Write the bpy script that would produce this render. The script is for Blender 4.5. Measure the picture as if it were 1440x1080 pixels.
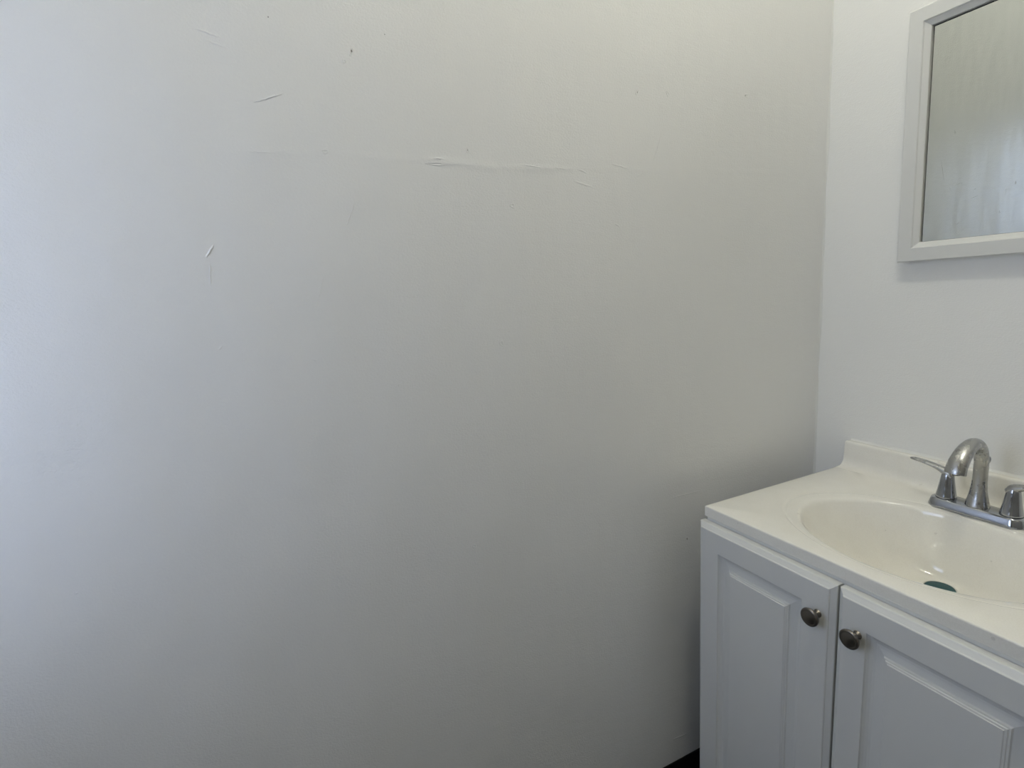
import bpy, bmesh, math, random
from mathutils import Vector, Matrix

random.seed(4)
scene = bpy.context.scene
for o in list(bpy.data.objects):
    bpy.data.objects.remove(o)
C = scene.collection

# ------------------------------------------------------------------ camera
H0 = 0.795                      # top of the vanity counter above the floor
YAW, PITCH, ROLL = 1.1296524538426531, -0.17497012587573582, -0.05848570416401923
cam_data = bpy.data.cameras.new('camera')
cam_data.sensor_width = 36.0
cam_data.lens = 759.093 / 1440.0 * 36.0
cam_data.clip_start = 0.02
cam = bpy.data.objects.new('camera', cam_data)
C.objects.link(cam)
f = Vector((-math.sin(YAW) * math.cos(PITCH), math.cos(YAW) * math.cos(PITCH), math.sin(PITCH)))
r = Vector((math.cos(YAW), math.sin(YAW), 0))
u = r.cross(f)
r2 = r * math.cos(ROLL) + u * math.sin(ROLL)
u2 = -r * math.sin(ROLL) + u * math.cos(ROLL)
m = Matrix((r2, u2, -f)).transposed().to_4x4()
m.translation = Vector((0.87981, -1.26926, 0.46652 + H0))
cam.matrix_world = m
scene.camera = cam

# ------------------------------------------------------------------ light and exposure
scene.view_settings.view_transform = 'Standard'
scene.view_settings.look = 'None'
scene.view_settings.gamma = 1.0
scene.view_settings.use_curve_mapping = False
scene.view_settings.exposure = 0.05
LAMP_POS = (0.62, -0.76, 2.60)
LAMP_COLOR = (1.0, 0.981, 0.845)
LAMP_STRENGTH = 207.8
WINDOW_COLOR = (0.616, 0.731, 1.0)
WINDOW_STRENGTH = 4.64
world = bpy.data.worlds.new('world')
scene.world = world
world.use_nodes = True
world.node_tree.nodes['Background'].inputs[0].default_value = (0.55, 0.7, 1.0, 1)
world.node_tree.nodes['Background'].inputs[1].default_value = 1.0

ROOM_X, ROOM_Y, ROOM_Z = 1.42, -1.95, 2.74
WALL_COLOR = (0.86, 0.86, 0.85)
WALL_ROUGH = 0.27
FAR_COLOR = (0.40, 0.38, 0.34)  # unseen walls darkened to cut the bounced light
DX0, DX1 = 0.76, 1.34
WX0, WX1, WZ0, WZ1 = 0.06, 0.56, 0.90, 1.86


# ------------------------------------------------------------------ materials
def principled(name, color, rough=0.5, metallic=0.0, spec=0.5, coat=0.0):
    mt = bpy.data.materials.new(name)
    mt.use_nodes = True
    b = mt.node_tree.nodes['Principled BSDF']
    b.inputs['Base Color'].default_value = (*color, 1)
    b.inputs['Roughness'].default_value = rough
    b.inputs['Metallic'].default_value = metallic
    b.inputs['Specular IOR Level'].default_value = spec
    b.inputs['Coat Weight'].default_value = coat
    b.inputs['Coat Roughness'].default_value = 0.08
    return mt


def nd(nt, kind, **kw):
    n = nt.nodes.new(kind)
    for k, v in kw.items():
        setattr(n, k, v)
    return n


def mth(nt, op, a, b=None, c=None, clamp=False):
    n = nt.nodes.new('ShaderNodeMath')
    n.operation = op
    n.use_clamp = clamp
    for i, v in enumerate((a, b, c)):
        if v is None:
            continue
        if isinstance(v, (int, float)):
            n.inputs[i].default_value = v
        else:
            nt.links.new(v, n.inputs[i])
    return n.outputs[0]


def noise(nt, vec, scale, detail=2.0, rough=0.5):
    n = nt.nodes.new('ShaderNodeTexNoise')
    n.inputs['Scale'].default_value = scale
    n.inputs['Detail'].default_value = detail
    n.inputs['Roughness'].default_value = rough
    nt.links.new(vec, n.inputs['Vector'])
    return n.outputs[0]


def scaled(nt, vec, s):
    n = nt.nodes.new('ShaderNodeMapping')
    n.inputs['Scale'].default_value = s
    nt.links.new(vec, n.inputs['Vector'])
    return n.outputs[0]


def add_bump(mt, height, distance=1.0, strength=1.0):
    nt = mt.node_tree
    b = nt.nodes.new('ShaderNodeBump')
    b.inputs['Distance'].default_value = distance
    b.inputs['Strength'].default_value = strength
    nt.links.new(height, b.inputs['Height'])
    nt.links.new(b.outputs[0], nt.nodes['Principled BSDF'].inputs['Normal'])


# plaster relief on the long wall: (y0, z0, y1, z1, width, height), z above the counter
RELIEF = [
    # the long taped joint
    (-1.3682, 0.6714, -1.2500, 0.6765, 0.012, 0.00025), (-1.2500, 0.6765, -1.1352, 0.6794, 0.012, 0.0004),
    (-1.1352, 0.6794, -0.9580, 0.6762, 0.012, 0.0003), (-0.9580, 0.6762, -0.8568, 0.6702, 0.014, 0.0005),
    (-0.8568, 0.6702, -0.6839, 0.6746, 0.012, 0.0004), (-0.6839, 0.6746, -0.4063, 0.6824, 0.012, 0.0003),
    (-0.4063, 0.6824, -0.1283, 0.6881, 0.012, 0.0002),
    (-1.2455, 0.6768, -1.2040, 0.6770, 0.0022, 0.0007), (-0.9697, 0.6811, -0.9457, 0.6790, 0.0022, 0.0008),
    (-0.9824, 0.6719, -0.9462, 0.6723, 0.0018, -0.001), (-0.8086, 0.6780, -0.7664, 0.6726, 0.002, 0.0008),
    (-0.7444, 0.6747, -0.7145, 0.6734, 0.0022, 0.0008), (-0.6962, 0.6741, -0.6763, 0.6686, 0.002, 0.0007),
    (-0.6196, 0.6872, -0.5733, 0.6776, 0.002, 0.0007), (-0.5733, 0.6776, -0.5440, 0.6799, 0.002, 0.0006),
    (-0.7051, 0.6535, -0.6646, 0.6435, 0.0022, 0.0005), (-0.5616, 0.6635, -0.5352, 0.6829, 0.0016, 0.0004),
    # scratches and drips
    (-1.2262, 0.7426, -1.1875, 0.7571, 0.0016, 0.0008), (-1.3134, 0.5336, -1.3024, 0.5498, 0.0018, 0.001),
    (-1.3101, 0.5258, -1.3133, 0.4964, 0.0014, 0.0005), (-1.1006, 0.6151, -1.1190, 0.5729, 0.0014, 0.0005),
    (-1.1563, 0.5102, -1.1758, 0.4577, 0.0014, 0.0003), (-1.2854, 0.8285, -1.2587, 0.8217, 0.002, 0.0006),
    (-1.2747, 0.8158, -1.2500, 0.8089, 0.002, 0.0004), (-0.4989, 0.7453, -0.5209, 0.6914, 0.0014, 0.0005),
    (-1.3160, 0.4041, -1.3098, 0.4096, 0.0018, 0.0006), (-0.4777, -0.0113, -0.3936, -0.0132, 0.0022, 0.0005),
    (-0.4802, -0.6287, -0.4374, -0.6326, 0.003, 0.0007), (-1.1903, 0.3770, -1.1843, 0.3742, 0.002, 0.0006),
    (-0.6147, 0.5770, -0.6031, 0.5717, 0.002, 0.0005), (-1.5326, 0.0905, -1.5286, 0.0913, 0.002, 0.0006),
    # dents
    (-1.0831, 0.8283, -1.0860, 0.8212, 0.002, -0.003), (-1.0963, 0.8104, -1.0963, 0.8102, 0.002, -0.002),
    (-0.9105, 0.6984, -0.9097, 0.6929, 0.0016, -0.002), (-1.1390, 0.6822, -1.1364, 0.6824, 0.0022, -0.002),
    (-0.8337, 0.6088, -0.8323, 0.6086, 0.0028, -0.003), (-0.5548, 0.8202, -0.5583, 0.8149, 0.0022, -0.002),
    (-0.4838, 0.8244, -0.4802, 0.8195, 0.0022, -0.0016), (-0.2716, 0.8385, -0.2673, 0.8383, 0.002, -0.0025),
    (-1.0625, 0.3190, -1.0621, 0.3190, 0.002, 0.0022), (-0.9502, 0.0019, -0.9497, 0.0015, 0.0026, -0.002),
    (-0.8702, 0.3719, -0.8690, 0.3692, 0.0028, -0.0008),
]
# dark specks that paint the shade inside wall dents: (y, z, radius, darkness)
DENT_SHADES = [(-1.0844, 0.8251, 0.0026, 0.5), (-0.4343, -0.1201, 0.0036, 0.55), (-1.1939, 0.8553, 0.0016, 0.5),
          (-1.0322, 0.8546, 0.0014, 0.4), (-0.9103, 0.6957, 0.0016, 0.4), (-0.5567, 0.8177, 0.0018, 0.25), (-0.2714, 0.8384, 0.0018, 0.3)]


def wall_material(name, color):
    mt = principled(name, color, rough=WALL_ROUGH, spec=0.5)
    nt = mt.node_tree
    tc = nt.nodes.new('ShaderNodeTexCoord')
    v = tc.outputs['Object']
    fine = mth(nt, 'MULTIPLY', noise(nt, scaled(nt, v, (1, 1, 1.35)), 260, 2.0, .65), 0.00055)
    mid = mth(nt, 'MULTIPLY', noise(nt, scaled(nt, v, (1, .45, 1.6)), 45, 3.0, .6), 0.00055)
    low = mth(nt, 'MULTIPLY', noise(nt, scaled(nt, v, (1, 1.6, .8)), 5.0, 2.0, .5), 0.0040)
    h = mth(nt, 'ADD', fine, mth(nt, 'ADD', mid, low))
    add_bump(mt, h)
    return mt


M = {}
M['wall'] = wall_material('painted_plaster', WALL_COLOR)
M['wall_lit'] = wall_material('brightened_plaster', (0.92, 0.915, 0.885))  # sink wall colour lightened to stand in for missing lamp light
M['far_wall'] = principled('darkened_unseen_wall', FAR_COLOR, 0.6)
M['ceiling'] = principled('ceiling_paint', (0.82, 0.82, 0.80), 0.7)

M['floor'] = principled('black_vinyl_floor', (0.012, 0.012, 0.013), 0.45)
nt = M['floor'].node_tree
tc = nt.nodes.new('ShaderNodeTexCoord')
add_bump(M['floor'], mth(nt, 'MULTIPLY', noise(nt, tc.outputs['Object'], 60, 3), .0004))
M['rubber'] = principled('black_rubber', (0.006, 0.006, 0.006), 0.6, spec=.2)
M['caulk'] = principled('white_caulk', (0.80, 0.80, 0.77), 0.45)

M['cabinet'] = principled('white_thermofoil', (0.74, 0.74, 0.71), 0.34, spec=0.5)
nt = M['cabinet'].node_tree
tc = nt.nodes.new('ShaderNodeTexCoord')
add_bump(M['cabinet'], mth(nt, 'MULTIPLY', noise(nt, tc.outputs['Object'], 300, 2), .00006))

M['marble'] = principled('cultured_marble', (0.84, 0.815, 0.74), 0.05, spec=0.7)
nt = M['marble'].node_tree
tc = nt.nodes.new('ShaderNodeTexCoord')
v = tc.outputs['Object']
n1 = noise(nt, v, 420, 3, .6)
n2 = noise(nt, v, 22, 3, .55)
ramp = nt.nodes.new('ShaderNodeValToRGB')
ramp.color_ramp.elements[0].position = .30
ramp.color_ramp.elements[0].color = (0.89, 0.862, 0.78, 1)
ramp.color_ramp.elements[1].position = .55
ramp.color_ramp.elements[1].color = (0.94, 0.915, 0.84, 1)
nt.links.new(mth(nt, 'ADD', mth(nt, 'MULTIPLY', n1, .6), mth(nt, 'MULTIPLY', n2, .35)), ramp.inputs[0])
# a few sparse grey specks
n3 = noise(nt, v, 75, 1, .5)
sp = mth(nt, 'MULTIPLY', mth(nt, 'GREATER_THAN', n3, .79), .22)
mx = nt.nodes.new('ShaderNodeMix')
mx.data_type = 'RGBA'
nt.links.new(sp, mx.inputs['Factor'])
nt.links.new(ramp.outputs[0], mx.inputs[6])
mx.inputs[7].default_value = (0.35, 0.32, 0.27, 1)
nt.links.new(mx.outputs[2], nt.nodes['Principled BSDF'].inputs['Base Color'])

M['chrome'] = principled('polished_chrome', (0.42, 0.435, 0.46), 0.07, metallic=1.0)
nt = M['chrome'].node_tree
tc = nt.nodes.new('ShaderNodeTexCoord')
rr = nt.nodes.new('ShaderNodeMapRange')
nt.links.new(noise(nt, tc.outputs['Object'], 90, 3), rr.inputs[0])
rr.inputs[1].default_value = .45
rr.inputs[2].default_value = .75
rr.inputs[3].default_value = .06
rr.inputs[4].default_value = .22
nt.links.new(rr.outputs[0], nt.nodes['Principled BSDF'].inputs['Roughness'])
# water-spotted, dulled chrome
M['chrome_dull'] = principled('water_spotted_chrome', (0.46, 0.46, 0.45), 0.2, metallic=1.0)
nt = M['chrome_dull'].node_tree
tc = nt.nodes.new('ShaderNodeTexCoord')
vor = nt.nodes.new('ShaderNodeTexVoronoi')
vor.inputs['Scale'].default_value = 120
nt.links.new(tc.outputs['Object'], vor.inputs['Vector'])
rr = nt.nodes.new('ShaderNodeMapRange')
nt.links.new(mth(nt, 'ADD', noise(nt, tc.outputs['Object'], 70, 3), mth(nt, 'MULTIPLY', vor.outputs[0], .25)), rr.inputs[0])
rr.inputs[1].default_value = .35
rr.inputs[2].default_value = .8
rr.inputs[3].default_value = .12
rr.inputs[4].default_value = .42
nt.links.new(rr.outputs[0], nt.nodes['Principled BSDF'].inputs['Roughness'])

M['nickel'] = principled('dark_brushed_nickel', (0.22, 0.20, 0.175), 0.30, metallic=1.0)
nt = M['nickel'].node_tree
tc = nt.nodes.new('ShaderNodeTexCoord')
add_bump(M['nickel'], mth(nt, 'MULTIPLY', noise(nt, scaled(nt, tc.outputs['Object'], (1, 1, 8)), 500, 2), .00006))
M['mirror'] = principled('silvered_glass', (0.62, 0.645, 0.625), 0.0, metallic=1.0)
M['mirror_frame'] = principled('white_painted_frame', (0.74, 0.74, 0.715), 0.42)
nt = M['mirror_frame'].node_tree
tc = nt.nodes.new('ShaderNodeTexCoord')
add_bump(M['mirror_frame'], mth(nt, 'MULTIPLY', noise(nt, tc.outputs['Object'], 260, 2), .00006))
M['backing'] = principled('dark_backing', (0.015, 0.015, 0.015), 0.7)
M['dent_dark'] = principled('dent_shade', (0.25, 0.245, 0.23), 0.8)  # shade of the dents, put into the colour
M['teal'] = principled('dark_teal_plastic', (0.006, 0.075, 0.085), 0.45)
M['aerator'] = principled('aerator_grey', (0.12, 0.12, 0.12), 0.4, metallic=1.0)
M['door'] = principled('door_paint', (0.62, 0.61, 0.58), 0.5)


def emitter(name, color, strength):
    mt = bpy.data.materials.new(name)
    mt.use_nodes = True
    nt = mt.node_tree
    nt.nodes.clear()
    e = nt.nodes.new('ShaderNodeEmission')
    e.inputs[0].default_value = (*color, 1)
    e.inputs[1].default_value = strength
    o = nt.nodes.new('ShaderNodeOutputMaterial')
    nt.links.new(e.outputs[0], o.inputs[0])
    return mt


M['bulb'] = emitter('lit_bulb', LAMP_COLOR, LAMP_STRENGTH)
M['pane'] = emitter('daylit_frosted_glass', WINDOW_COLOR, WINDOW_STRENGTH)


# ------------------------------------------------------------------ helpers
def box_bm(bm, x0, x1, y0, y1, z0, z1):
    vs = [bm.verts.new((x, y, z)) for x in (x0, x1) for y in (y0, y1) for z in (z0, z1)]
    for q in ((0, 1, 3, 2), (4, 6, 7, 5), (0, 4, 5, 1), (2, 3, 7, 6), (0, 2, 6, 4), (1, 5, 7, 3)):
        bm.faces.new([vs[i] for i in q])


def obj(name, bm, mat, parent=None, smooth=False, bevel=0.0, angle=35, loc=None):
    bmesh.ops.recalc_face_normals(bm, faces=bm.faces)
    me = bpy.data.meshes.new(name)
    bm.to_mesh(me)
    bm.free()
    o = bpy.data.objects.new(name, me)
    C.objects.link(o)
    me.materials.append(mat)
    if parent:
        o.parent = parent
    if loc:
        o.location = loc
    if smooth:
        for p in me.polygons:
            p.use_smooth = True
        if angle:
            me.set_sharp_from_angle(angle=math.radians(angle))
    if bevel:
        b = o.modifiers.new('bevel', 'BEVEL')
        b.width = bevel
        b.segments = 3
        b.limit_method = 'ANGLE'
        b.harden_normals = True
        for p in me.polygons:
            p.use_smooth = True
    return o


def boxes(name, lst, mat, parent=None, bevel=0.0):
    bm = bmesh.new()
    for b in lst:
        box_bm(bm, *b)
    return obj(name, bm, mat, parent, bevel=bevel)


def struct(o):
    o['kind'] = 'structure'
    return o


def thing(name, label, cat, loc=(0, 0, 0), group=None):
    o = bpy.data.objects.new(name, None)
    C.objects.link(o)
    o.location = loc
    o.empty_display_size = .05
    o['label'] = label
    o['category'] = cat
    if group:
        o['group'] = group
    return o


def loft(bm, rings, close_u=True, cap0=False, cap1=False):
    vr = [[bm.verts.new(p) for p in ring] for ring in rings]
    n = len(vr[0])
    for a, b in zip(vr, vr[1:]):
        for i in range(n if close_u else n - 1):
            j = (i + 1) % n
            bm.faces.new((a[i], a[j], b[j], b[i]))
    if cap0:
        bm.faces.new(vr[0])
    if cap1:
        bm.faces.new(vr[-1])
    return vr


def lathe_bm(bm, prof, axis='z', n=48, center=(0, 0, 0)):
    """prof: (radius, height)"""
    cx, cy, cz = center
    rings = []
    for rad, h in prof:
        ring = []
        for i in range(n):
            a = 2 * math.pi * i / n
            p, q = max(rad, 1e-5) * math.cos(a), max(rad, 1e-5) * math.sin(a)
            ring.append((cx + p, cy + q, cz + h) if axis == 'z' else (cx + p, cy - h, cz + q))
        rings.append(ring)
    loft(bm, rings, cap0=True, cap1=True)


def smooth_path(pts, sub=6):
    """Catmull-Rom through tuples of any length"""
    out = []
    n = len(pts)
    for i in range(n - 1):
        p0, p1, p2, p3 = pts[max(i - 1, 0)], pts[i], pts[i + 1], pts[min(i + 2, n - 1)]
        for k in range(sub):
            t = k / sub
            out.append(tuple(.5 * (2 * b + (c - a) * t + (2 * a - 5 * b + 4 * c - d) * t * t + (3 * b - a - 3 * c + d) * t ** 3)
                             for a, b, c, d in zip(p0, p1, p2, p3)))
    out.append(tuple(pts[-1]))
    return out


# ------------------------------------------------------------------ the room
T = 0.1
wall_left = struct(boxes('wall_left', [(-T, 0, ROOM_Y - T, T, 0, ROOM_Z)], M['wall']))
struct(boxes('wall_right', [(0, ROOM_X, 0, T, 0, ROOM_Z)], M['wall_lit']))
struct(boxes('wall_front', [(ROOM_X, ROOM_X + T, ROOM_Y - T, T, 0, ROOM_Z)], M['far_wall']))
struct(boxes('wall_back', [(0, WX0, ROOM_Y - T, ROOM_Y, 0, ROOM_Z), (WX1, DX0, ROOM_Y - T, ROOM_Y, 0, ROOM_Z),
                           (DX1, ROOM_X, ROOM_Y - T, ROOM_Y, 0, ROOM_Z), (DX0, DX1, ROOM_Y - T, ROOM_Y, 2.035, ROOM_Z),
                           (WX0, WX1, ROOM_Y - T, ROOM_Y, 0, WZ0), (WX0, WX1, ROOM_Y - T, ROOM_Y, WZ1, ROOM_Z)], M['far_wall']))
struct(boxes('floor', [(-T, ROOM_X + T, ROOM_Y - T, T, -T, 0)], M['floor']))
struct(boxes('ceiling', [(-T, ROOM_X + T, ROOM_Y - T, T, ROOM_Z, ROOM_Z + T)], M['ceiling']))

# low relief on the long wall: joint, scratches, drips and dents, in real thickness
bm = bmesh.new()
for (y0, z0, y1, z1, w, hh) in RELIEF:
    z0 += H0
    z1 += H0
    L = max(math.hypot(y1 - y0, z1 - z0), 1e-4)
    if w > .01:
        w, hh = w * .75, hh * 1.25
    elif hh > 0:
        hh = hh * 1.15
    ty, tz = (y1 - y0) / L, (z1 - z0) / L
    ny, nz = -tz, ty
    dent = hh < 0
    if dent:
        # a chip: raised irregular lip round it
        n = 12
        cy0, cz0 = (y0 + y1) / 2, (z0 + z1) / 2
        rings = []
        for k, (rf, h_) in enumerate(((1.7, -.0002), (1.3, .0005), (1.0, .0007), (.7, .0001), (.2, .00002))):
            ring = []
            for i in range(n):
                a = 2 * math.pi * i / n
                q = w * rf * (1 + .18 * math.sin(3 * a + y0 * 90))
                p1 = q * math.cos(a)
                p2 = (q + L / 2) * math.sin(a)
                ring.append((h_ if abs(math.sin(a)) < .9 or k == 0 else h_ * .5, cy0 + ny * p1 + ty * p2, cz0 + nz * p1 + tz * p2))
            rings.append(ring)
        loft(bm, rings, cap1=True)
        continue
    wide = w > .01
    ns = max(3, int(L / (.012 if wide else .003)))
    rows = []
    for i in range(ns + 1):
        t = i / ns
        env = 1.0 if wide else math.sin(math.pi * min(max(t, .02), .98)) ** .5
        jit = 0 if wide else random.uniform(-.0006, .0006)
        row = []
        for s_ in (-1, -.66, -.33, 0, .33, .66, 1):
            ww = w * (1 if wide else .55 + .45 * env)
            prof_h = (.5 + .5 * math.cos(math.pi * s_))
            if wide and s_ > 0:
                prof_h = prof_h ** 1.0
            row.append((-.00002 + hh * env * prof_h * (1 + (0 if wide else random.uniform(-.25, .25))),
                        y0 + ty * L * t + ny * (ww * s_ + jit), z0 + tz * L * t + nz * (ww * s_ + jit)))
        rows.append(row)
    loft(bm, rows, close_u=False)
pr_ = obj('plaster_relief', bm, M['wall'], wall_left, smooth=True, angle=0)
pr_['kind'] = 'stuff'
bm = bmesh.new()
for (y, z, rad, k_) in DENT_SHADES:
    vs = [bm.verts.new((.0008, y + rad * .42 * math.cos(a) * random.uniform(.6, 1.2), z + H0 + rad * .8 * math.sin(a) * random.uniform(.6, 1.1)))
          for a in [2 * math.pi * i / 9 for i in range(9)]]
    top_ = bm.verts.new((.0012, y, z + H0))
    for i in range(9):
        bm.faces.new((vs[i], vs[(i + 1) % 9], top_))
ps_ = obj('dent_shade_speck', bm, M['dent_dark'], wall_left)
ps_['kind'] = 'stuff'

# window behind the camera
wfr = struct(boxes('window_1', [(WX0, WX0 + .04, ROOM_Y - .08, ROOM_Y - .02, WZ0, WZ1), (WX1 - .04, WX1, ROOM_Y - .08, ROOM_Y - .02, WZ0, WZ1),
                                (WX0, WX1, ROOM_Y - .08, ROOM_Y - .02, WZ0, WZ0 + .04), (WX0, WX1, ROOM_Y - .08, ROOM_Y - .02, WZ1 - .04, WZ1),
                                (WX0, WX1, ROOM_Y - .075, ROOM_Y - .03, (WZ0 + WZ1) / 2 - .018, (WZ0 + WZ1) / 2 + .018)], M['cabinet']))
zm = (WZ0 + WZ1) / 2
for z0, z1 in ((WZ0 + .04, zm - .018), (zm + .018, WZ1 - .04)):
    boxes('pane', [(WX0 + .04, WX1 - .04, ROOM_Y - .056, ROOM_Y - .05, z0, z1)], M['pane'], wfr)
# unseen door ajar on a black hall, added for dark reflections in the chrome
dr = struct(boxes('added_door_1', [(-.56, 0, -.035, 0, .008, 2.02)], M['door'], bevel=.003))
dr.location = (DX1 - .005, ROOM_Y - T + .03, 0)
dr.rotation_euler = (0, 0, math.radians(40))
bm = bmesh.new()
lathe_bm(bm, [(.026, 0), (.026, .006), (.010, .010), (.010, .035), (.026, .045), (.028, .058), (.018, .068), (0, .07)], 'z')
k = obj('door_knob', bm, M['nickel'], dr, smooth=True)
k.location = (-.50, 0, .95)
k.rotation_euler = (-math.pi / 2, 0, 0)
struct(boxes('added_trim_1', [(DX0 - .06, DX0, ROOM_Y, ROOM_Y + .018, 0, 2.10), (DX1, ROOM_X - .001, ROOM_Y, ROOM_Y + .018, 0, 2.10),
                        (DX0, DX1, ROOM_Y, ROOM_Y + .018, 2.035, 2.10)], M['door'], bevel=.003))
hy0, hy1 = ROOM_Y - 1.3, ROOM_Y - T  # black hall box added to keep the doorway dark
struct(boxes('added_wall_hall', [(.62, .66, hy0, hy1, 0, 2.4), (2.3, 2.34, hy0, hy1, 0, 2.4), (.62, 2.34, hy0 - .04, hy0, 0, 2.4),
                           (.62, 2.34, hy0 - .04, hy1, 2.4, 2.44), (.62, 2.34, hy0 - .04, hy1, -.04, 0), (ROOM_X + T, 2.34, hy1 - .02, hy1, 0, 2.4), (.62, .66, hy1 - .02, hy1, 0, 2.4)], M['backing']))

# black cove base
BZ = H0 - .6925


def cove(name, along, a0, a1, z=BZ):
    prof = [(0, 0), (.018, 0), (.012, .003), (.007, .009), (.0045, .018), (.004, z - .003), (.0025, z), (0, z)]
    bm = bmesh.new()
    if along == 'y':
        rings = [[(p, a, q) for p, q in prof] for a in (a0, a1)]
    elif along == 'x':
        rings = [[(a, -p, q) for p, q in prof] for a in (a0, a1)]
    else:
        rings = [[(a, ROOM_Y + p, q) for p, q in prof] for a in (a0, a1)]
    loft(bm, rings, cap0=True, cap1=True)
    return struct(obj(name, bm, M['rubber']))


cove('baseboard_left', 'y', ROOM_Y, 0)
cove('baseboard_right', 'x', .004, ROOM_X)
cove('baseboard_back', 'xb', .004, DX0 - .06)

# uneven paint-filled bead in the corner
bm = bmesh.new()
rings = []
zz = BZ
while zz < ROOM_Z - .01:
    w = .0028 + .0016 * math.sin(zz * 23) * math.sin(zz * 7.3) + random.uniform(-.0005, .0005)
    rings.append([(0, 0, zz), (0, -w * 1.2, zz), (w * .4, -w * .5, zz), (w * 1.2, 0, zz)])
    zz += .018
loft(bm, rings, cap0=True, cap1=True)
struct(obj('trim_2', bm, M['caulk'], smooth=True, angle=50))

# ------------------------------------------------------------------ vanity cabinet
G = 0.0888           # counter's left end
FX = 0.3891          # centre of the vanity
CW = 2 * FX - G      # counter's right end
D = -0.4694
YD = -0.4877         # face of the doors
FF = YD + .022       # face frame
DL = 0.0865
TOPZ = H0 - .0300    # top of the doors
cab_l, cab_r = .0925, 2 * FX - .0925
cabz = H0 - .0229
van = thing('vanity_cabinet', 'white two-door bathroom vanity cabinet standing beside the long wall', 'cabinet', (FX, -.22, 0))


def vbox(name, lst, bevel=.0):
    o = boxes(name, [(a - FX, b - FX, c + .22, d + .22, e, g_) for a, b, c, d, e, g_ in lst], M['cabinet'], van, bevel)
    return o


vbox('side_panel', [(cab_l, cab_l + .015, FF + .018, -.02, 0, cabz)])
vbox('side_panel', [(cab_r - .015, cab_r, FF + .018, -.02, 0, cabz)])
vbox('back_panel', [(cab_l + .015, cab_r - .015, -.026, -.02, .1, cabz)])
vbox('bottom_panel', [(cab_l + .015, cab_r - .015, FF + .018, -.026, .09, .105)])
vbox('toe_kick', [(cab_l + .015, cab_r - .015, FF + .05, FF + .065, 0, .09)])
vbox('face_frame', [(cab_l, cab_l + .035, FF, FF + .018, .09, cabz), (cab_r - .035, cab_r, FF, FF + .018, .09, cabz),
                    (cab_l + .035, cab_r - .035, FF, FF + .018, cabz - .05, cabz),
                    (cab_l + .035, cab_r - .035, FF, FF + .018, .09, .13)])


def door_mesh(w, h, sl, sr, t=.021):
    """raised-panel door, face towards -y, origin at its lower left back corner"""
    rw = .051
    # (inset, depth behind the face) of the outer moulding, then of the groove and the raised panel
    outer = [(0, t), (0, .0088), (.0006, .0076), (.0018, .0068), (.0030, .0062), (.0086, .0024), (.0090, .0008), (.0102, 0)]
    inner = [(0, 0), (.0010, .0026), (.004, .0054), (.008, .0076), (.012, .0084), (.016, .0078), (.0245, .0056), (.0250, .0052),
             (.0260, .0030), (.0284, .0026), (.0292, .0014), (.0316, .0010), (.0325, 0)]
    bm = bmesh.new()
    rings = [[(a, -t + d, a), (w - a, -t + d, a), (w - a, -t + d, h - a), (a, -t + d, h - a)] for a, d in outer]
    rings += [[(sl + a, -t + d, rw + a), (w - sr - a, -t + d, rw + a), (w - sr - a, -t + d, h - rw - a), (sl + a, -t + d, h - rw - a)] for a, d in inner]
    loft(bm, rings, cap0=True, cap1=True)
    return bm


DZ0 = .105
KZ = H0 - .0915


def add_door(x0, x1, kx, sl, sr):
    d = obj('door', door_mesh(x1 - x0, TOPZ - DZ0, sl, sr), M['cabinet'], van)
    d.location = (x0 - FX, FF + .22 - .0005, DZ0)
    bm = bmesh.new()
    lathe_bm(bm, [(.0070, 0), (.0066, .0012), (.0048, .003), (.0045, .0120), (.0055, .0150), (.0110, .0168), (.0146, .0182),
                  (.0155, .0205), (.0152, .0222), (.0140, .0232), (.0128, .0236), (.0118, .0232), (.0108, .0234), (.0060, .0246), (0, .0250)], 'y', 40)
    k = obj('knob', bm, M['nickel'], d, smooth=True, angle=60)
    k.location = (kx - x0, -.0205, KZ - DZ0)
    return d


add_door(DL, .3812, .3544, .0544, .0560)
add_door(.3850, 2 * FX - DL - .004, .4200, .0475, .0520)

# ------------------------------------------------------------------ moulded sink top
top = thing('vanity_sink', 'off-white cultured marble sink top with oval basin resting on the white cabinet', 'sink', (FX, -.22, H0))
BX, BY = .390, -.273
YB = -.0005


def rect_pt(a, x0, x1, y0, y1):
    dx, dy = math.cos(a), math.sin(a)
    t = 1e9
    if dx > 1e-9: t = min(t, (x1 - BX) / dx)
    if dx < -1e-9: t = min(t, (x0 - BX) / dx)
    if dy > 1e-9: t = min(t, (y1 - BY) / dy)
    if dy < -1e-9: t = min(t, (y0 - BY) / dy)
    return BX + dx * t, BY + dy * t


angs = [2 * math.pi * i / 192 for i in range(192)]
for cx_, cy_ in ((G, D), (CW, D), (CW, YB), (G, YB)):
    a = math.atan2(cy_ - BY, cx_ - BX) % (2 * math.pi)
    j = min(range(len(angs)), key=lambda i: abs(angs[i] - a))
    angs[j] = a
SLAB = .0227
rings = []


def rect_ring(ins, z):
    rings.append([(*rect_pt(a, G + ins, CW - ins, D + ins, YB - ins * .01), z) for a in angs])


def ell_ring(ax, ay, z, cx=BX, cy=BY, warp=True):
    # points stay on the rays of the rectangle near the rim
    out = []
    for a in angs:
        if warp:
            k = 1 / math.sqrt((math.cos(a) / ax) ** 2 + (math.sin(a) / ay) ** 2)
            out.append((cx + k * math.cos(a), cy + k * math.sin(a), z))
    rings.append(out)


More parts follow.
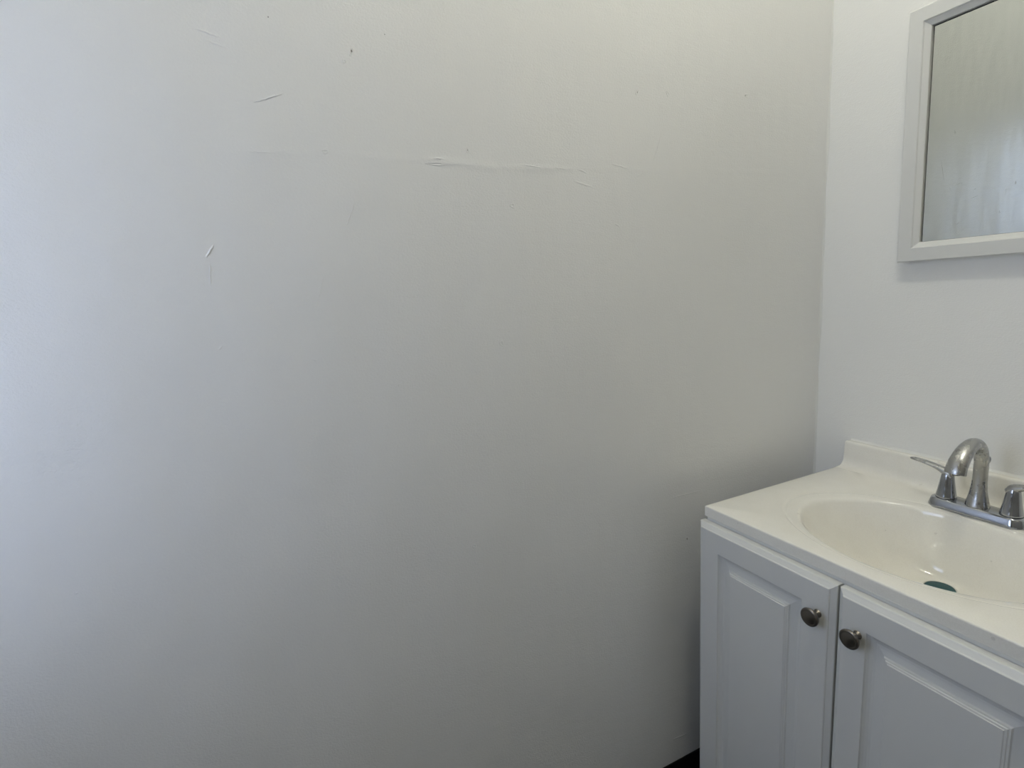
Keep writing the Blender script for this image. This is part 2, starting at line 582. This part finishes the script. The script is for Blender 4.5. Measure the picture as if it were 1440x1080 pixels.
rect_ring(.012, -SLAB)
rect_ring(.0010, -SLAB)
rect_ring(.0002, -SLAB + .001)
rect_ring(0, -SLAB + .0022)
rect_ring(0, -.0036)
rect_ring(0, -.0024)
rect_ring(.0003, -.0012)
rect_ring(.0010, -.0004)
rect_ring(.0022, 0)
ell_ring(.2400, .1680, 0)
ell_ring(.2375, .1665, -.0004)
ell_ring(.2350, .1652, -.0013)
ell_ring(.2325, .1640, -.0015)
ell_ring(.2300, .1630, -.0010)
ell_ring(.2270, .1618, -.0012)
ell_ring(.2180, .1590, -.0020)
ell_ring(.2070, .1550, -.0028)
ell_ring(.2020, .1525, -.0045)
ell_ring(.1985, .1505, -.0075)
ell_ring(.1960, .1490, -.0115)
DXc, DYc, DZ, DRAD = .384, -.184, -.124, .0245
NB = 26
for i in range(1, NB + 1):
    s = i / NB
    e = 1 - (1 - s) ** 1.25
    ax = .1960 + (DRAD - .1960) * s
    ay = .1490 + (DRAD - .1490) * s
    zz = -.0115 + (DZ + .0115) * (1 - (1 - s) ** 2.3) ** .92
    ell_ring(ax, ay, zz, BX + (DXc - BX) * s, BY + (DYc - BY) * s)
ell_ring(DRAD - .0006, DRAD - .0006, DZ - .0006, DXc, DYc)
ell_ring(DRAD - .0010, DRAD - .0010, DZ - .012, DXc, DYc)
bm = bmesh.new()
loft(bm, [[(x - FX, y + .22, z) for x, y, z in ring] for ring in rings])
obj('countertop', bm, M['marble'], top, smooth=True, angle=50)

# backsplash with its coved foot
prof = [(-.0005, -.006), (-.050, -.006), (-.050, -.0002), (-.044, .0003), (-.037, .0014), (-.0315, .0038), (-.0275, .0078), (-.0243, .0130),
        (-.0227, .0190), (-.0219, .0260), (-.0206, .0538), (-.0202, .0566), (-.0190, .0587), (-.0168, .0598), (-.0130, .0600), (-.0005, .0600)]
bm = bmesh.new()
e = .0025
pr = []
for ins, x in ((.0022, G), (.0006, G + .0008), (0, G + e), (0, CW - e), (.0006, CW - .0008), (.0022, CW)):
    pr.append([(x - FX, y + .22 + (ins if -.045 < y < -.015 else 0), z - (ins if z > .05 else 0)) for y, z in prof])
loft(bm, pr, cap0=True, cap1=True)
obj('backsplash', bm, M['marble'], top, smooth=True, angle=50)
# caulk line on top of it
bm = bmesh.new()
rings_ = []
x = G + .004
while x < CW - .002:
    w = .0055 + random.uniform(-.0012, .0012)
    rings_.append([(x - FX, .2198, .0594), (x - FX, .22 - w, .0596), (x - FX, .22 - w * .5, .0596 + w * .35), (x - FX, .2198, .0596 + w * .8)])
    x += .012
loft(bm, rings_, cap0=True, cap1=True)
obj('caulk_line', bm, M['caulk'], top, smooth=True, angle=70)
# dark teal stopper in the drain
bm = bmesh.new()
lathe_bm(bm, [(.0232, -.010), (.0234, -.0015), (.0228, -.0006), (.0190, -.0002), (.0060, .0006), (0, .0008)], 'z', 48, (DXc - FX, DYc + .22, DZ))
o = obj('drain_stopper', bm, M['teal'], top, smooth=True)
o['label'] = 'dark teal drain stopper'

# ------------------------------------------------------------------ faucet
FY = -.0905
fau = thing('faucet', 'chrome two-handle arched faucet standing on the off-white sink top', 'faucet', (FX, FY, H0))
fau.scale = (1, 1, 1.02)
# base plate
bm = bmesh.new()


def plate_ring(L, W, z, n=12):
    # stretched rounded rectangle
    rr_ = W * .86
    pts = []
    for cx_, cy_, a0 in ((L - rr_, W - rr_, 0), (-L + rr_, W - rr_, 90), (-L + rr_, -W + rr_, 180), (L - rr_, -W + rr_, 270)):
        for i in range(n + 1):
            a = math.radians(a0 + 90 * i / n)
            pts.append((cx_ + rr_ * math.cos(a), cy_ + rr_ * math.sin(a), z))
    return pts


loft(bm, [plate_ring(.0760, .0235, .0002), plate_ring(.0768, .0243, .0012), plate_ring(.0765, .0240, .0030), plate_ring(.0735, .0215, .0135),
          plate_ring(.0725, .0206, .0155), plate_ring(.0700, .0182, .0166), plate_ring(.05, .004, .0172)], cap0=True, cap1=True)
obj('base_plate', bm, M['chrome'], fau, smooth=True, angle=50)

# spout: (y, z, radius across, radius in the bend plane), y relative to the faucet's axis
path = smooth_path([(0, .0165, .0186, .0186), (0, .0190, .0184, .0184), (0, .0290, .0160, .0160), (0, .0420, .0134, .0134), (0, .0560, .0118, .0118),
                    (.0005, .0720, .0112, .0112), (.0005, .0900, .0112, .0112), (-.001, .1060, .0113, .0112), (-.0075, .1225, .0116, .0113),
                    (-.0190, .1340, .0121, .0114), (-.0340, .1385, .0128, .0113), (-.0500, .1355, .0137, .0112), (-.0655, .1270, .0147, .0111),
                    (-.0785, .1140, .0157, .0111), (-.0855, .1015, .0164, .0113), (-.0872, .0950, .0166, .0114)], 5)


def sweep_yz(path, n=36, power=1.0):
    rings = []
    for i, (y, z, ra, rb) in enumerate(path):
        a, b = path[max(i - 1, 0)], path[min(i + 1, len(path) - 1)]
        ty, tz = b[0] - a[0], b[1] - a[1]
        L = math.hypot(ty, tz)
        ty, tz = ty / L, tz / L
        ny, nz = tz, -ty
        rings.append([(ra * math.cos(2 * math.pi * k / n), y + ny * rb * math.sin(2 * math.pi * k / n),
                       z + nz * rb * math.sin(2 * math.pi * k / n)) for k in range(n)])
    return rings


bm = bmesh.new()
rg = sweep_yz(path)
# hollow outlet
last = rg[-1]
cy_ = sum(p[1] for p in last) / len(last)
cz_ = sum(p[2] for p in last) / len(last)
inner = [(p[0] * .86, cy_ + (p[1] - cy_) * .82, cz_ + (p[2] - cz_) * .82) for p in last]
inner2 = [(p[0], p[1] + .001, p[2] + .004) for p in inner]
loft(bm, rg + [inner, inner2], cap0=True, cap1=True)
spout = obj('spout', bm, M['chrome_dull'], fau, smooth=True, angle=60)
bm = bmesh.new()
lathe_bm(bm, [(.0075, 0), (.0082, .001), (.0082, .006)], 'z', 32, (0, cy_ + .0008, cz_ - .0015))
obj('aerator', bm, M['aerator'], spout, smooth=True)

# handles
for sgn in (-1, 1):
    hroot = bmesh.new()
    lathe_bm(hroot, [(.0150, .0166), (.0168, .0172), (.0170, .0185), (.0166, .0205), (.0155, .0260), (.0140, .0340), (.0126, .0430), (.0113, .0520),
                     (.0103, .0590), (.0092, .0640), (.0070, .0680), (.0040, .0700), (0, .0706)], 'z', 48, (0, 0, 0))
    h = obj('handle', hroot, M['chrome'], fau, smooth=True, angle=60)
    h.location = (sgn * .0508, 0, 0)
    # lever: (out, z, half width, half thickness)
    lp = smooth_path([(-.0085, .0585, .0085, .0040), (-.002, .0635, .0092, .0058), (.0060, .0672, .0088, .0052), (.0150, .0705, .0080, .0040), (.0270, .0738, .0078, .0031),
                      (.0400, .0762, .0080, .0027), (.0520, .0775, .0078, .0024), (.0610, .0780, .0064, .0020), (.0660, .0781, .0040, .0015), (.0678, .0781, .0010, .0006)], 5)
    bm = bmesh.new()
    n = 20
    rings_ = []
    for i, (x, z, hw, ht) in enumerate(lp):
        a, b = lp[max(i - 1, 0)], lp[min(i + 1, len(lp) - 1)]
        tx, tz = b[0] - a[0], b[1] - a[1]
        L = math.hypot(tx, tz)
        nx, nz = -tz / L, tx / L
        ht *= 1.35
        rings_.append([(sgn * (x + nx * ht * math.sin(2 * math.pi * k / n)), hw * math.cos(2 * math.pi * k / n),
                        z + nz * ht * math.sin(2 * math.pi * k / n)) for k in range(n)])
    loft(bm, rings_, cap0=True, cap1=True)
    obj('lever', bm, M['chrome_dull'], h, smooth=True, angle=60)
# lift rod behind the spout
bm = bmesh.new()
lathe_bm(bm, [(.0022, .0160), (.0022, .0930), (.0034, .0945), (.0046, .0985), (.0048, .1020), (.0036, .1055), (0, .1065)], 'z', 24, (0, .0225, 0))
obj('lift_rod', bm, M['chrome'], fau, smooth=True, angle=60)

# ------------------------------------------------------------------ mirror
MX0, MX1 = .1818, 2 * FX - .1818
MZ0, MZ1 = H0 + .4757, H0 + .9590
MC = (MX0 + MX1) / 2
mir = thing('wall_mirror', 'rectangular mirror in a white wooden frame hung above the sink', 'mirror', (MC, 0, MZ0))
mir.rotation_euler = (0, -.012, 0)
bm = bmesh.new()
prof = [(.002, .0005), (.0006, .004), (0, .0215), (.0006, .0232), (.0022, .0242), (.0265, .0252), (.0275, .0246), (.0285, .0226), (.0362, .0182), (.0375, .0172),
        (.0380, .0158), (.0380, .0128), (.0380, .0005)]
w, hgt = MX1 - MX0, MZ1 - MZ0
rings_ = [[(-w / 2 + a, -b, a), (w / 2 - a, -b, a), (w / 2 - a, -b, hgt - a), (-w / 2 + a, -b, hgt - a)] for a, b in prof]
loft(bm, rings_)
obj('frame', bm, M['mirror_frame'], mir, smooth=True, angle=18)
boxes('backing_board', [(-w / 2 + .0375, w / 2 - .0375, -.008, -.001, .0375, hgt - .0375)], M['backing'], mir)
boxes('mirror_glass', [(-w / 2 + .0412, w / 2 - .0412, -.0125, -.008, .0385, hgt - .0412)], M['mirror'], mir)

# ------------------------------------------------------------------ ceiling light (above the frame)
lamp = thing('ceiling_light', 'small ceiling light with bare bulbs on the ceiling over the vanity', 'lamp', (LAMP_POS[0], LAMP_POS[1], ROOM_Z))
bm = bmesh.new()
lathe_bm(bm, [(.085, 0), (.085, -.012), (.075, -.022), (.03, -.026), (0, -.026)], 'z', 48)
obj('canopy', bm, M['chrome'], lamp, smooth=True)
for dx in (-.045, .045):
    bm = bmesh.new()
    lathe_bm(bm, [(.016, -.024), (.016, -.05), (.0, -.05)], 'z', 24)
    s = obj('socket', bm, M['cabinet'], lamp, smooth=True)
    s.location = (dx, 0, 0)
    bm = bmesh.new()
    lathe_bm(bm, [(.012, -.048), (.014, -.058), (.024, -.075), (.030, -.092), (.030, -.104), (.024, -.120), (.012, -.129), (0, -.131)], 'z', 24)
    b = obj('bulb', bm, M['bulb'], s, smooth=True, angle=60)
